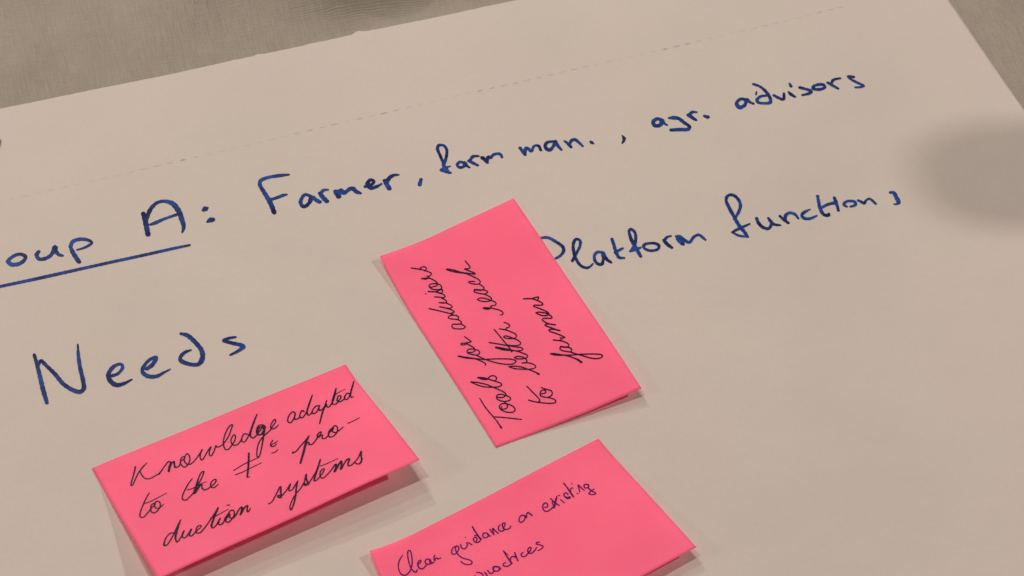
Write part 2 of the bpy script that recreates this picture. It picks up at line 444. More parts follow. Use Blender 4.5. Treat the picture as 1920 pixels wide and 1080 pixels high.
# ------------------------------------------------------------------ handwriting, laid on the paper stroke by stroke
WRITING = [
    ('sheet', 'oup', [
        '-239.4,622.3,1.90 -241.7,622.8,1.69 -244.2,621.3,1.77 -246.2,617.7,1.97 -244.0,615.8,2.22 -240.8,616.7,2.17 -238.7,619.4,1.77 -238.7,621.9,1.43 -241.0,622.9,1.52',
        '-233.1,625.6,1.84 -233.6,623.5,1.79 -231.9,621.2,1.80 -229.5,621.5,2.02 -227.0,623.8,1.86 -226.0,626.9,1.95 -226.0,629.7,2.38 -224.8,627.1,1.70 -223.1,625.2,1.76 -221.1,624.8,1.28',
        '-218.5,630.8,1.44 -216.7,627.8,1.98 -214.2,624.4,2.01 -212.2,622.0,2.02',
        '-218.5,631.0,1.64 -218.2,634.1,1.99 -215.6,636.1,2.06 -211.7,636.5,1.81 -208.8,635.1,1.17 -210.2,632.7,1.44 -212.4,630.8,1.34 -214.8,629.5,1.01',
    ]),
    ('sheet', 'A:', [
        '-188.0,658.0,1.99 -186.2,653.8,2.25 -184.5,649.2,2.23 -182.8,644.5,2.22',
        '-185.3,653.1,1.33 -185.5,657.1,1.91 -184.7,662.1,1.91 -182.5,666.0,1.83 -179.4,667.4,1.94 -175.2,666.7,2.52 -171.4,662.8,2.50 -168.2,656.7,2.27 -166.4,652.1,1.71 -166.5,648.6,0.81',
        '-183.6,650.9,0.85 -181.7,652.1,1.85 -176.5,656.3,1.52 -171.4,659.7,1.53',
        '-158.7,664.6,2.07 -157.8,665.8,2.79 -157.1,666.3,1.19',
        '-155.4,657.3,1.15 -154.1,658.6,3.01 -153.2,659.1,2.40',
    ]),
    ('sheet', 'underline', [
        '-255.5,597.0,1.65 -246.2,601.5,1.66 -225.7,610.9,1.83 -204.9,620.5,1.68 -183.9,630.4,1.69 -168.8,637.8,1.61 -161.5,641.1,1.28',
    ]),
    ('sheet', 'Farmer,', [
        '-120.5,694.9,1.27 -125.4,693.4,1.98 -131.2,691.0,1.94 -133.9,688.6,1.85 -133.9,685.9,1.78 -131.0,681.3,1.99 -127.7,676.4,2.25 -125.4,672.3,2.21 -123.6,668.4,2.05',
        '-126.8,676.7,1.72 -123.7,678.7,1.72 -120.7,680.9,1.73 -119.5,681.4,1.23',
        '-107.2,682.3,1.74 -110.1,683.0,1.59 -111.4,680.5,1.70 -111.5,676.9,1.77 -109.5,674.8,1.94 -107.2,678.0,1.78 -106.5,681.7,2.20 -104.2,680.3,2.11 -102.3,679.3,2.12',
        '-102.9,685.0,2.05 -100.7,682.2,2.24 -98.7,680.3,2.29',
        '-102.5,685.2,1.55 -101.2,687.4,1.68 -99.3,687.9,1.07',
        '-95.0,687.3,2.58 -93.2,684.3,2.43',
        '-93.3,685.1,2.08 -92.8,688.8,2.03 -91.1,686.8,2.12 -89.7,688.3,1.96 -87.3,690.8,2.16 -84.6,688.7,2.15 -82.6,688.1,1.56',
        '-80.7,692.8,1.55 -77.8,694.6,1.79 -76.8,697.0,1.37 -78.6,697.8,1.71 -79.9,694.7,2.04 -77.9,692.3,2.12 -75.0,693.7,1.71 -72.8,695.8,0.98',
        '-71.4,698.3,2.04 -69.7,695.4,2.34 -68.4,693.3,2.19',
        '-70.3,697.6,1.90 -69.0,701.0,2.01 -67.2,702.7,1.76 -65.0,703.3,1.09',
        '-53.1,702.2,1.66 -53.4,698.2,1.79',
    ]),
    ('sheet', 'farm', [
        '-42.6,713.9,1.32 -45.0,719.5,1.45 -47.2,724.7,1.52 -46.7,727.1,1.69 -44.4,727.3,1.47 -42.5,725.0,1.43 -42.0,720.0,1.39 -42.5,715.3,1.51 -42.7,712.1,1.16',
        '-42.9,713.8,1.54 -41.2,711.6,1.65 -39.4,709.0,1.51',
        '-43.4,710.5,1.53 -41.3,712.4,1.29 -39.3,713.5,0.88',
        '-43.6,710.1,1.50 -41.2,709.4,1.51 -38.6,709.1,1.37',
        '-32.5,717.0,1.69 -34.6,717.3,1.62 -35.8,715.2,1.38 -34.4,713.5,1.67 -32.2,714.6,1.55 -32.0,717.3,1.95 -30.9,715.2,1.45 -29.3,714.3,1.00',
        '-29.8,718.8,1.85 -27.9,717.6,1.75 -25.3,716.4,1.33',
        '-29.6,719.2,1.38 -28.1,722.2,1.70 -25.4,722.7,1.08',
        '-23.4,721.9,1.98 -21.9,720.8,2.04 -20.5,719.0,1.70',
        '-20.6,719.8,1.39 -20.4,723.3,1.50 -19.4,722.3,1.60 -17.9,724.8,1.52 -15.7,725.9,1.71 -14.0,725.4,1.51 -13.3,723.6,1.10',
    ]),
    ('sheet', 'man. ,', [
        '-4.5,731.6,1.60 -2.9,729.4,1.83 -1.5,727.3,1.67',
        '-1.6,728.1,1.39 -1.4,732.4,1.51 0.1,731.5,1.71 1.4,730.1,1.51 2.8,734.3,1.33 4.8,734.7,1.60 6.4,731.7,1.27',
        '11.8,739.0,1.66 9.3,737.8,1.62 8.4,734.8,1.67 10.6,732.4,2.03 12.7,735.6,1.46 13.3,739.5,1.70 15.0,736.3,1.71 17.0,733.9,1.22',
        '18.2,740.4,1.01 20.1,738.8,1.68 22.0,736.5,1.50',
        '21.0,737.8,1.30 21.7,741.0,1.63 23.3,742.4,1.91 25.8,740.6,1.57 27.9,738.3,1.24',
        '32.0,742.2,1.29 32.7,741.5,1.92 33.4,741.1,1.07',
        '48.3,749.1,0.81 49.3,747.5,1.60 49.3,745.5,1.41 48.6,743.7,0.85',
    ]),
    ('sheet', 'agr.', [
        '68.7,763.7,1.96 66.2,764.1,2.02 64.0,761.5,1.85 65.4,758.8,2.31 68.2,760.2,2.03 68.7,763.7,2.10 69.9,761.4,1.54 71.5,760.4,1.11',
        '72.4,765.7,1.34 75.0,766.3,2.53 77.5,766.2,2.10 80.5,763.7,1.99 83.5,761.2,1.75 82.8,759.1,2.13 78.6,758.2,2.09 74.0,757.1,2.08',
        '83.0,769.6,2.37 85.0,767.9,2.02 86.7,766.7,1.67',
        '83.5,770.4,1.53 84.5,772.2,1.80 87.0,772.6,1.17',
        '91.5,770.4,1.97 92.9,770.0,2.16',
    ]),
    ('sheet', 'advisors', [
        '113.7,786.2,1.81 110.4,786.3,1.80 108.3,782.9,1.72 109.8,780.1,2.60 112.7,782.1,1.68 113.7,786.7,1.79 115.2,784.9,1.69 117.2,784.0,1.37',
        '118.9,793.0,0.72 118.6,790.9,0.86',
        '117.2,798.5,1.62 120.7,797.2,1.54 124.4,793.3,1.73 126.5,788.7,1.69 126.3,786.2,1.81 123.1,785.1,1.58 119.8,785.4,1.91 119.4,787.6,1.61 121.6,790.2,1.60 124.4,791.0,1.35',
        '128.4,791.8,1.57 131.0,790.3,1.79 133.5,789.6,1.58 133.8,794.3,1.15',
        '136.4,795.5,1.28 137.8,793.9,1.88 139.7,792.6,1.35',
        '136.8,802.0,1.29 137.6,800.1,1.46',
        '142.5,800.0,1.84 145.5,799.4,1.84 148.5,798.6,1.79 147.7,796.6,1.71 143.9,794.5,1.47',
        '152.8,804.0,1.49 150.2,802.6,1.63 149.8,800.5,1.93 153.1,800.4,1.93 156.1,802.6,1.52 155.3,804.4,1.83 152.4,804.1,1.62',
        '157.9,806.3,1.59 160.8,804.5,1.79 163.4,802.9,1.39',
        '159.7,806.0,1.32 160.9,809.1,1.51 164.5,811.0,1.31',
        '171.9,813.3,1.65 169.0,813.2,1.46 171.2,810.9,1.59 175.6,808.6,1.62 177.6,807.5,1.37 175.9,806.3,1.52 173.0,805.5,1.19',
    ]),
    ('sheet', 'Platform', [
        '9.4,671.3,1.41 11.5,672.2,1.43 14.9,673.0,1.61 19.0,671.0,1.66 23.0,667.9,1.64 23.5,665.1,1.46 22.0,661.9,1.35 19.7,659.8,1.07 17.8,659.0,0.97',
        '28.4,659.6,1.37 30.0,664.6,1.26 31.5,669.9,1.24 31.2,673.5,1.35 29.3,674.1,1.58 28.1,670.9,1.35 28.8,665.1,1.49 30.6,660.3,1.45 33.0,657.1,1.48 35.9,656.2,1.43 37.8,657.6,1.00 38.8,659.4,0.71',
        '43.0,667.2,1.60 40.7,667.2,1.46 39.2,664.5,1.34 40.4,660.3,1.51 43.0,659.4,1.57 43.8,663.0,1.23 43.1,667.4,1.68 45.2,663.5,1.79 47.8,661.5,1.22',
        '47.3,676.7,1.54 48.5,673.1,1.53 50.0,668.2,1.56 51.8,665.2,1.65 54.1,665.3,1.16',
        '49.4,668.1,1.29 51.8,670.3,1.43 53.3,671.6,0.91',
        '55.5,682.9,1.32 56.5,684.7,1.49 58.5,683.0,1.36 59.3,679.1,1.36 58.7,673.8,1.48 56.9,669.9,0.81',
        '55.7,682.2,1.31 57.3,677.3,1.69 59.5,673.2,1.85 62.4,667.6,1.59',
        '57.2,670.1,0.95 60.2,671.9,1.75 62.1,673.3,0.93',
        '67.3,677.0,1.41 64.2,675.8,1.44 63.5,673.8,1.34 65.8,672.2,1.46 68.6,672.3,1.42 71.1,674.0,1.30 71.0,676.5,1.45 68.4,677.2,1.48 66.7,676.9,1.31',
        '73.7,679.9,1.70 75.5,677.6,1.89 77.8,675.8,1.53',
        '73.9,680.1,1.31 75.2,682.4,1.28 77.2,683.5,0.83',
        '79.8,683.6,1.49 81.8,683.5,2.25 83.4,679.2,1.81',
        '80.7,681.9,2.02 83.4,679.0,1.79 82.6,682.9,1.50 84.4,681.8,1.71 86.4,680.6,1.47 89.1,685.2,1.37 91.3,686.7,1.48 93.1,685.5,1.54 94.8,683.9,1.09',
    ]),
    ('sheet', 'functions', [
        '109.6,700.7,1.65 106.4,707.3,1.76 104.6,712.3,1.41 105.3,715.4,1.49 107.6,716.5,1.71 110.3,714.7,1.63 112.1,710.4,1.53 111.4,705.8,1.38 109.2,700.2,1.16',
        '109.2,701.3,1.67 111.9,696.2,1.83 114.9,692.2,1.71 116.4,689.7,1.29',
        '117.2,698.4,0.93 113.1,695.3,1.46 110.0,692.9,1.44 108.3,691.3,0.90',
        '108.6,691.3,1.17 111.5,689.8,1.35 116.4,689.7,1.20',
        '120.7,702.7,1.48 121.6,700.0,1.70 124.0,697.3,1.76 126.8,696.8,1.66 128.3,699.6,1.25 127.6,702.5,1.36 126.8,703.8,1.17',
        '127.6,702.5,1.66 129.7,700.2,1.65 133.0,700.1,1.06',
        '132.8,706.2,1.26 134.8,704.1,1.57 137.0,702.4,1.46',
        '135.4,704.5,1.71 135.9,707.6,1.54 137.9,709.3,1.63 140.5,708.8,1.62 142.3,706.3,1.08',
        '148.4,713.5,0.79 145.7,711.3,1.51 144.1,708.7,1.37 145.2,707.0,1.83 148.1,707.1,1.57 151.9,709.8,0.94',
        '152.4,723.5,1.44 153.0,719.1,1.56 153.9,714.6,1.76 155.6,711.3,1.75 158.0,711.2,1.87 158.3,712.4,1.14',
        '154.2,715.5,1.31 157.4,718.4,1.51 161.5,720.3,1.77 162.1,720.0,1.54',
        '161.2,724.0,1.49 161.8,721.9,1.73 162.7,718.5,1.47 163.3,715.4,1.34',
        '167.6,719.0,1.38 166.2,719.8,1.46 167.1,722.0,1.42 169.7,723.2,1.52 172.0,722.9,1.63 172.3,721.0,1.44 169.7,719.2,1.09',
        '173.8,724.2,1.40 175.6,723.5,1.54 176.8,722.5,1.37 177.9,725.0,1.10 179.7,726.4,1.22 181.1,725.5,1.33 182.9,723.5,1.29',
        '190.9,732.4,1.53 192.5,732.7,1.80 193.8,729.8,2.09 195.0,726.3,2.04 194.3,725.1,1.22 192.7,724.7,0.75',
    ]),
    ('sheet', 'Needs', [
        '-220.5,563.7,1.30 -218.1,558.8,1.53 -214.9,551.7,1.76 -211.8,544.7,1.87 -208.3,537.5,1.63',
        '-216.8,558.2,0.86 -216.7,560.6,1.61 -213.1,558.0,1.53 -208.5,554.2,1.75 -203.1,549.0,1.78 -198.3,546.4,1.90 -194.8,545.8,2.07 -193.4,547.6,1.84 -194.5,551.9,1.77 -197.5,559.0,1.66 -200.0,566.2,1.43 -201.8,572.8,0.60',
        '-182.2,557.2,1.63 -179.8,558.7,1.40 -178.2,562.8,1.36 -179.4,564.5,1.48 -182.2,562.9,1.68 -183.9,558.1,1.85 -182.5,554.5,1.97 -179.0,552.3,2.15 -175.7,553.7,1.62 -172.5,556.6,0.72',
        '-166.8,563.7,1.83 -164.8,566.3,1.85 -163.9,571.0,1.60 -166.6,569.0,1.41 -168.5,565.0,1.54 -168.5,561.6,1.69 -165.6,559.6,1.99 -161.7,560.0,1.79 -158.6,562.7,1.16 -156.0,565.0,0.58',
        '-154.9,586.3,1.34 -152.0,585.8,1.97 -147.7,582.6,1.97 -143.4,577.8,1.98 -142.3,573.4,2.09 -143.4,569.8,2.05 -147.6,569.2,1.77 -152.2,570.8,1.88 -152.6,572.6,1.53 -151.3,575.5,1.57 -148.6,577.4,0.89',
        '-129.0,588.4,1.08 -131.9,587.3,1.52 -134.3,585.5,1.51 -130.1,584.6,1.78 -124.4,583.6,1.88 -125.8,581.0,1.71 -129.6,577.4,0.87',
    ]),
    ('n1', 'Knowledge', [
        '17.27,8.81,0.73 15.69,11.45,0.73 13.65,14.47,0.67 11.85,17.13,0.67 11.32,18.43,0.66 11.83,18.52,0.64 14.35,15.88,0.69 17.20,12.84,0.71 19.97,10.80,0.73 22.56,9.38,0.47',
        '18.00,12.61,0.55 17.83,15.21,0.62 18.19,17.45,0.66 19.38,18.80,0.72 21.43,18.90,0.71 23.51,18.53,0.71 24.64,18.52,1.00',
        '24.64,18.52,0.91 26.74,16.96,0.72 29.15,15.06,0.66 31.34,13.70,0.85 31.94,14.59,0.84 30.49,16.88,1.16 29.04,19.32,1.04',
        '29.72,18.31,0.75 31.78,15.73,0.77 33.47,14.81,0.80 32.94,16.45,0.72 32.51,18.59,0.91 33.62,19.02,0.75 35.70,17.18,0.62 36.53,15.25,0.63 38.10,14.23,0.70 38.74,14.64,0.61 37.68,15.97,0.86 36.03,16.42,0.62 35.44,18.94,0.62 36.14,20.70,0.73 38.34,19.74,0.65 39.91,17.83,0.61 40.74,14.91,0.61 40.41,13.40,0.73 38.87,14.72,0.63 37.61,16.90,0.60 37.70,19.35,0.67 38.90,20.32,0.73 40.76,19.77,0.68 43.46,18.06,0.66',
        '43.46,18.06,0.65 45.49,16.40,0.65 47.41,14.61,0.61 45.29,17.25,0.62 44.38,19.33,0.61 44.58,20.75,0.72 46.47,19.40,0.65 49.26,16.77,0.65 51.44,15.16,0.65 49.44,17.85,0.61 48.74,19.82,0.61 49.06,20.59,0.69 51.13,18.88,0.63 53.71,15.61,0.63',
        '53.71,15.61,0.61 53.50,16.86,0.70 54.67,17.19,0.72 56.90,16.62,0.67 60.45,13.83,0.64 63.52,10.28,0.63 65.37,7.65,0.62 64.20,7.66,0.68 61.35,9.93,0.64 58.25,13.94,0.62 56.69,17.47,0.61 56.33,20.13,0.65 57.28,20.95,0.71 59.50,19.67,0.66 62.15,17.45,0.63 63.62,14.90,0.61 63.47,13.75,0.73 61.98,14.86,0.64 60.55,16.95,0.61 60.36,19.24,0.67 61.49,20.41,0.73 63.89,19.48,0.66 66.46,16.73,0.64',
        '68.11,16.03,0.71 68.75,17.18,0.75 67.85,15.86,0.72 65.86,17.33,0.62 64.88,19.86,0.62 65.54,20.60,0.71 67.17,19.58,0.65 69.58,17.20,0.64 73.21,12.87,0.76 77.75,7.69,0.57',
        '77.75,7.69,0.57 75.39,10.29,0.83 72.39,13.94,0.94 70.14,17.07,0.93 69.41,19.04,0.76 70.11,20.43,0.74 72.10,19.73,0.69',
    ]),
    ('n1', 'ge', [
        '72.10,19.73,0.65 77.19,15.54,0.75 75.77,14.61,0.91 73.61,16.78,0.99 72.79,19.67,1.06 74.18,20.29,0.97 76.35,18.48,0.96 77.61,16.82,0.87 77.15,15.25,0.76 76.57,18.13,1.11 75.00,21.05,0.86 72.00,26.14,0.68 69.71,29.71,0.62 67.34,32.72,0.64 66.74,32.58,0.66 67.03,31.00,0.61 68.18,28.71,0.61 69.98,25.83,0.62 72.00,23.61,0.65 75.21,21.68,0.81 78.52,20.31,0.69',
        '78.52,20.31,0.65 81.23,18.08,0.65 83.22,16.33,0.62 83.38,14.88,0.75 81.73,15.90,0.65 79.83,18.20,0.62 79.74,19.85,0.73 81.31,20.09,0.71 83.28,19.10,0.48',
        '73.22,18.00,0.84 75.49,15.97,0.82 76.70,16.24,0.97',
    ]),
    ('n1', 'adapted', [
        '93.08,16.03,0.76 92.58,14.92,0.78 90.70,15.68,0.70 88.67,17.85,0.66 87.95,19.65,0.68 88.56,20.79,0.78 90.22,19.95,0.69 92.24,17.81,0.67 93.13,16.45,0.66 91.87,18.34,0.65 91.41,20.12,0.74 92.60,20.30,0.75 93.93,19.62,0.72',
        '97.00,17.72,0.72 96.80,16.51,0.79 95.34,17.45,0.68 94.07,19.33,0.65 94.17,20.73,0.79 95.64,20.32,0.71 97.74,18.57,0.67 101.22,14.47,0.67 105.05,9.67,0.57',
        '105.05,9.67,0.58 102.42,12.76,0.76 99.47,16.55,0.85 97.90,19.05,0.75 97.68,20.85,0.76 98.75,20.75,0.73 100.24,19.76,0.70',
        '104.71,17.91,0.80 103.73,17.29,0.77 101.83,18.04,0.70 100.14,19.70,0.65 100.07,21.21,0.78 101.33,21.24,0.72 103.45,19.47,0.68 104.95,17.67,0.77 103.79,19.29,0.75 103.54,20.89,0.78 104.88,20.77,0.73 106.73,19.59,0.71',
        '109.10,16.54,0.62 106.73,19.59,0.76 104.10,22.65,0.81 101.53,26.16,0.75 99.59,28.88,0.66',
        '105.95,20.68,0.68 107.90,18.76,0.76 107.37,20.40,0.69 107.81,21.09,0.76 109.52,20.21,0.70 111.83,18.10,0.69',
        '111.83,18.10,0.67 113.92,15.39,0.66 116.52,11.36,0.59 114.03,14.63,0.76 111.53,17.91,0.80 110.45,20.41,0.69 111.43,21.06,0.78 113.00,20.48,0.74',
        '113.92,15.39,0.47 115.51,14.78,0.49 119.95,14.19,0.38',
        '113.29,19.86,0.72 115.02,18.97,0.68 116.02,17.19,0.68 115.33,16.74,0.74 113.99,17.90,0.67 113.17,19.58,0.70 113.93,20.69,0.80 115.89,20.37,0.75 116.93,19.83,0.72',
        '120.05,18.22,0.80 119.42,17.39,0.76 117.53,18.60,0.68 116.63,20.45,0.69 117.33,21.12,0.75 119.29,19.77,0.68 122.72,15.44,0.67 125.66,11.59,0.57',
        '125.66,11.59,0.57 123.38,14.62,0.81 121.10,17.68,0.81 119.93,19.79,0.66 119.89,21.20,0.69 120.98,20.99,0.43',
    ]),
    ('n1', 'to', [
        '16.52,26.85,0.57 13.89,29.34,0.66 10.95,32.63,0.65 8.55,35.75,0.63 7.56,38.15,0.63 8.59,39.09,0.73 10.99,37.89,0.69 13.15,36.50,0.68',
        '12.28,31.71,0.50 14.36,32.05,0.56 18.62,31.77,0.52 23.10,31.34,0.35',
        '13.15,36.50,0.63 14.33,34.43,0.66 15.79,33.97,0.74 16.13,34.69,0.62 15.16,35.48,0.69 13.71,35.93,0.66 12.81,37.70,0.63 13.53,39.39,0.74 15.63,38.91,0.68 17.67,36.69,0.63 18.09,34.56,0.65 17.25,33.51,0.73 15.60,34.81,0.63 15.31,37.02,0.66 16.35,37.96,0.73 19.15,36.97,0.47',
    ]),
    ('n1', 'the', [
        '36.20,29.26,0.59 33.64,31.10,0.67 30.31,34.38,0.66 27.96,37.27,0.63 27.47,39.15,0.66 28.48,40.17,0.74 30.83,39.17,0.70 32.90,38.06,0.70',
        '32.90,38.06,0.65 35.40,35.23,1.01 38.43,32.70,0.67 41.56,29.20,0.65 42.37,27.71,0.70 41.14,27.92,0.68 38.77,30.42,0.65 36.33,33.84,0.98 34.32,37.01,1.04 33.20,38.50,0.96 35.41,36.72,1.10 37.75,35.01,0.87 38.34,35.15,0.64 37.50,37.09,0.64 38.00,38.90,0.74 39.60,38.94,0.74',
        '31.38,34.49,0.50 33.23,35.06,0.64 36.24,34.78,0.70 39.02,34.33,0.49 40.87,34.53,0.32',
        '39.60,38.94,0.72 42.21,38.13,0.70 44.50,36.60,0.66 44.72,35.35,0.74 43.40,35.40,0.70 41.79,36.87,0.64 41.20,38.97,0.66 42.12,39.81,0.74 44.61,38.91,0.48',
    ]),
    ('n1', 'not equal sign', [
        '64.40,28.09,0.79 62.43,32.29,0.92 60.36,36.39,0.92 58.20,40.41,0.79 57.48,41.84,0.70 58.44,42.07,0.55',
        '53.95,34.56,0.53 57.56,33.78,0.61 60.99,33.27,0.61 63.87,33.22,0.54 67.11,33.15,0.54',
        '53.68,37.54,0.62 56.87,37.68,0.54 60.57,37.34,0.54 66.64,36.93,0.46',
        '76.92,26.68,0.56 75.02,28.47,0.67 74.95,30.19,0.70 76.28,30.41,0.68 77.56,29.60,0.43',
        '75.33,28.95,0.62 77.07,28.72,0.54 78.78,28.30,0.46',
        '73.23,33.90,0.63 74.53,34.21,0.61 76.37,33.51,0.52',
    ]),
    ('n1', 'pro-', [
        '81.64,38.46,0.47 81.06,39.17,0.72 82.68,39.17,0.70 85.71,37.35,0.68 89.24,35.27,0.68 92.17,33.31,0.64',
        '92.17,33.31,0.62 88.91,36.74,1.02 85.68,41.25,1.08 81.29,47.10,0.94',
        '87.63,38.67,0.63 89.79,36.79,0.69 90.24,37.38,0.65 89.59,38.35,0.70 90.64,39.20,0.73 93.07,37.94,0.68 94.71,36.79,0.68',
        '94.47,36.91,0.68 96.84,35.40,0.67 97.84,34.08,0.69 96.70,34.16,0.69 94.98,35.84,0.64 95.08,36.77,0.76 96.80,36.24,0.73 97.45,36.41,0.65 96.38,38.26,0.66 97.23,39.15,0.74 99.43,38.39,0.71',
        '99.43,38.39,0.64 100.96,35.97,0.66 103.39,34.75,0.72 103.45,35.38,0.82 102.37,36.09,0.95 101.02,36.60,0.67 99.56,38.48,0.64 99.82,39.83,0.77 101.61,39.93,0.71 104.10,38.19,0.65 105.35,35.25,0.66 104.80,34.10,0.75 103.04,35.09,0.65 102.22,37.16,0.68 103.10,38.36,0.76 105.48,38.00,0.72 107.75,37.13,0.52',
        '110.50,36.10,0.63 112.67,36.14,0.59 116.49,35.90,0.47',
    ]),
    ('n1', 'duction', [
        '16.27,55.32,0.61 14.86,54.75,0.71 12.43,55.93,0.66 10.50,58.24,0.73 9.84,59.80,0.92 10.92,60.15,0.69 13.26,58.53,0.66 16.00,55.95,0.65 19.04,52.70,0.65 21.73,49.97,0.60',
        '21.73,49.97,0.59 19.26,52.84,1.12 16.75,56.46,1.15 15.30,59.54,0.77 15.30,61.16,0.73 16.93,60.25,0.66 18.72,58.63,0.65',
        '18.72,58.63,0.65 20.66,56.68,0.70 19.20,58.14,0.84 18.39,60.03,0.63 19.14,60.86,0.71 20.99,59.76,0.67 23.57,57.61,0.77 21.91,59.56,0.84 21.30,60.98,0.65 22.19,61.46,0.71 23.97,60.53,0.68',
        '23.97,60.53,0.68 25.38,59.83,0.68 27.86,58.59,0.55 27.74,57.90,0.73 26.56,57.74,0.69 25.09,59.23,0.63 24.51,60.89,0.66 25.62,61.82,0.72 27.67,60.93,0.68 30.43,59.04,0.67 33.00,56.98,0.55',
        '33.00,56.98,0.61 35.95,54.71,0.66 38.70,52.27,0.68 36.39,54.99,0.75 33.59,58.19,0.96 31.50,61.37,0.83 31.79,62.29,0.73 33.40,61.77,0.67 35.26,60.08,0.66',
        '33.28,56.34,0.55 35.16,56.50,0.54 38.13,56.10,0.48 42.13,55.60,0.36',
        '35.26,60.08,0.66 36.88,58.63,0.63 35.23,60.47,0.79 34.77,61.83,0.66 35.64,62.38,0.72 37.43,61.46,0.69',
        '42.57,53.02,0.56 43.48,53.38,0.62',
        '37.43,61.46,0.64 38.98,59.55,0.66 41.05,58.35,0.84 41.20,59.28,0.82 39.53,59.89,0.83 38.23,61.55,0.62 38.74,62.91,0.73 40.84,61.96,0.67 42.98,59.99,0.63 43.67,57.49,0.65 42.87,56.78,0.72 41.19,58.03,0.63 40.62,60.58,0.66 41.57,61.59,0.72 43.75,60.47,0.69',
        '43.75,60.47,0.65 45.79,58.41,0.67 47.62,57.46,0.86 47.40,58.58,0.95 45.20,61.59,0.83 46.67,60.21,0.83 48.94,58.28,0.74 50.19,58.02,0.72 49.12,60.08,0.73 48.67,61.69,0.73 49.95,61.03,0.55 50.69,60.03,0.32',
    ]),
    ('n1', 'systems', [
        '58.57,62.15,0.69 60.00,62.02,0.62 63.26,59.23,0.60 67.53,55.35,0.76 66.14,58.67,0.79 64.73,61.71,0.89 63.91,60.66,0.79 64.35,59.71,0.67 65.51,60.74,0.66 68.50,59.28,0.63',
        '68.50,59.28,0.61 71.99,56.40,0.73 70.21,58.44,0.80 69.74,60.14,0.66 71.09,60.07,0.63 73.16,58.48,0.61 75.33,56.70,0.71',
        '75.33,56.70,0.68 72.94,60.36,0.80 70.73,64.36,0.79 67.68,68.74,0.74 65.19,71.25,0.73 65.44,69.67,0.58 67.64,66.72,0.59 71.08,63.60,0.61 74.25,61.79,0.61 77.54,59.05,0.61',
        '77.54,59.05,0.59 80.41,54.95,0.71 79.19,57.67,0.80 78.35,61.17,0.99 76.97,60.94,1.01 77.05,59.72,0.64 78.23,61.08,0.66 81.17,59.10,0.62',
        '81.17,59.10,0.61 85.10,55.75,0.60 89.76,50.24,0.70 86.34,54.57,0.87 83.14,58.47,0.93 81.61,60.96,0.76 82.87,61.11,0.65 84.68,60.11,0.63',
        '87.76,54.04,0.43 90.43,54.42,0.50 96.46,54.48,0.39',
        '84.68,60.11,0.62 87.21,58.33,0.61 88.51,56.67,0.59 87.58,56.52,0.64 85.91,57.90,0.59 84.93,60.29,0.59 85.30,61.59,0.69 87.52,61.15,0.64 90.73,59.34,0.63',
        '90.73,59.34,0.62 94.16,57.13,0.82 93.71,58.38,0.87 91.50,61.20,0.97 93.71,59.42,0.90 97.00,56.82,0.89 96.27,58.66,0.80 94.60,61.38,1.03 97.14,59.29,0.61 99.72,57.47,0.81 100.66,57.61,0.74 98.63,60.36,0.74 98.35,61.62,0.69 99.59,61.83,0.66 101.70,60.98,0.64',
        '101.70,60.98,0.63 104.10,59.53,0.61 107.25,56.46,0.70 105.81,59.15,0.74 105.10,61.27,0.81 103.31,63.16,0.80 102.16,62.77,0.73 101.48,61.08,0.50',
    ]),
    ('n2', 'advisors', [
        '72.57,16.24,0.85 73.48,14.85,0.69 72.87,13.88,0.57 71.46,13.83,0.69 69.79,15.57,0.72 68.75,17.99,0.70 69.14,19.23,0.57 70.51,18.89,0.69 72.20,17.52,0.72 72.57,16.24,0.71',
        '72.57,16.24,0.84 71.89,18.11,0.68 72.46,18.84,0.58 73.74,18.68,0.68 75.21,17.75,0.70',
        '75.21,17.75,0.72 76.61,15.68,0.72 78.20,14.63,0.62 78.79,15.67,0.67 78.35,17.30,0.72 77.37,18.66,0.71 75.95,19.06,0.61 75.08,18.43,0.62 75.21,17.57,0.70',
        '78.54,17.40,0.82 79.59,16.81,0.71 81.15,15.36,0.72 84.35,12.51,0.72 87.77,9.17,0.76',
        '80.11,16.33,0.70 79.72,18.36,0.68 80.21,18.79,0.65 81.87,17.95,0.71 83.25,16.78,0.72 86.11,14.11,0.77',
        '86.11,14.11,0.77 84.63,15.61,0.73 82.95,17.75,0.73 82.98,19.07,0.62 83.82,19.30,0.66 85.76,18.41,0.71 87.13,17.22,0.73 88.52,14.93,0.69',
        '88.52,14.93,0.69 87.10,16.83,0.73 86.92,18.05,0.62 87.96,18.39,0.65 89.56,17.68,0.70 90.61,17.08,0.70',
        '92.75,14.57,0.78 91.32,16.68,0.73 90.17,18.36,0.72 90.70,19.19,0.60 92.41,18.73,0.70 93.97,17.62,0.72 95.51,16.12,0.73',
        '97.21,13.37,0.87 95.51,16.12,0.73 95.36,18.69,0.71 95.00,19.83,0.68 93.84,19.25,0.58 93.00,18.27,0.71 94.13,17.32,0.73 95.51,16.12,0.73',
        '96.55,11.36,0.51 96.76,11.76,0.59',
        '95.64,18.45,0.74 97.34,15.89,0.73 99.03,15.01,0.65 100.53,15.37,0.61 100.58,17.10,0.72 99.79,18.62,0.74 98.82,19.08,0.58 98.44,17.94,0.70 98.84,16.25,0.73 99.14,15.26,0.73',
        '95.87,18.19,0.70 95.82,19.67,0.63 96.95,20.31,0.60 98.27,20.14,0.69 99.40,19.37,0.72',
        '99.59,19.47,0.64 101.15,19.29,0.68 103.02,18.31,0.71 104.30,17.42,0.74 105.25,15.59,0.74 105.95,13.82,0.78',
        '106.03,13.86,0.70 104.75,15.34,0.74 104.73,17.05,0.60 106.13,16.98,0.75',
        '104.65,17.21,0.58 105.54,17.84,0.61 106.05,19.24,0.60 106.90,19.47,0.67 108.30,18.63,0.71',
        '108.30,18.63,0.73 110.00,17.15,0.74 111.67,15.26,0.75 114.06,12.16,0.79',
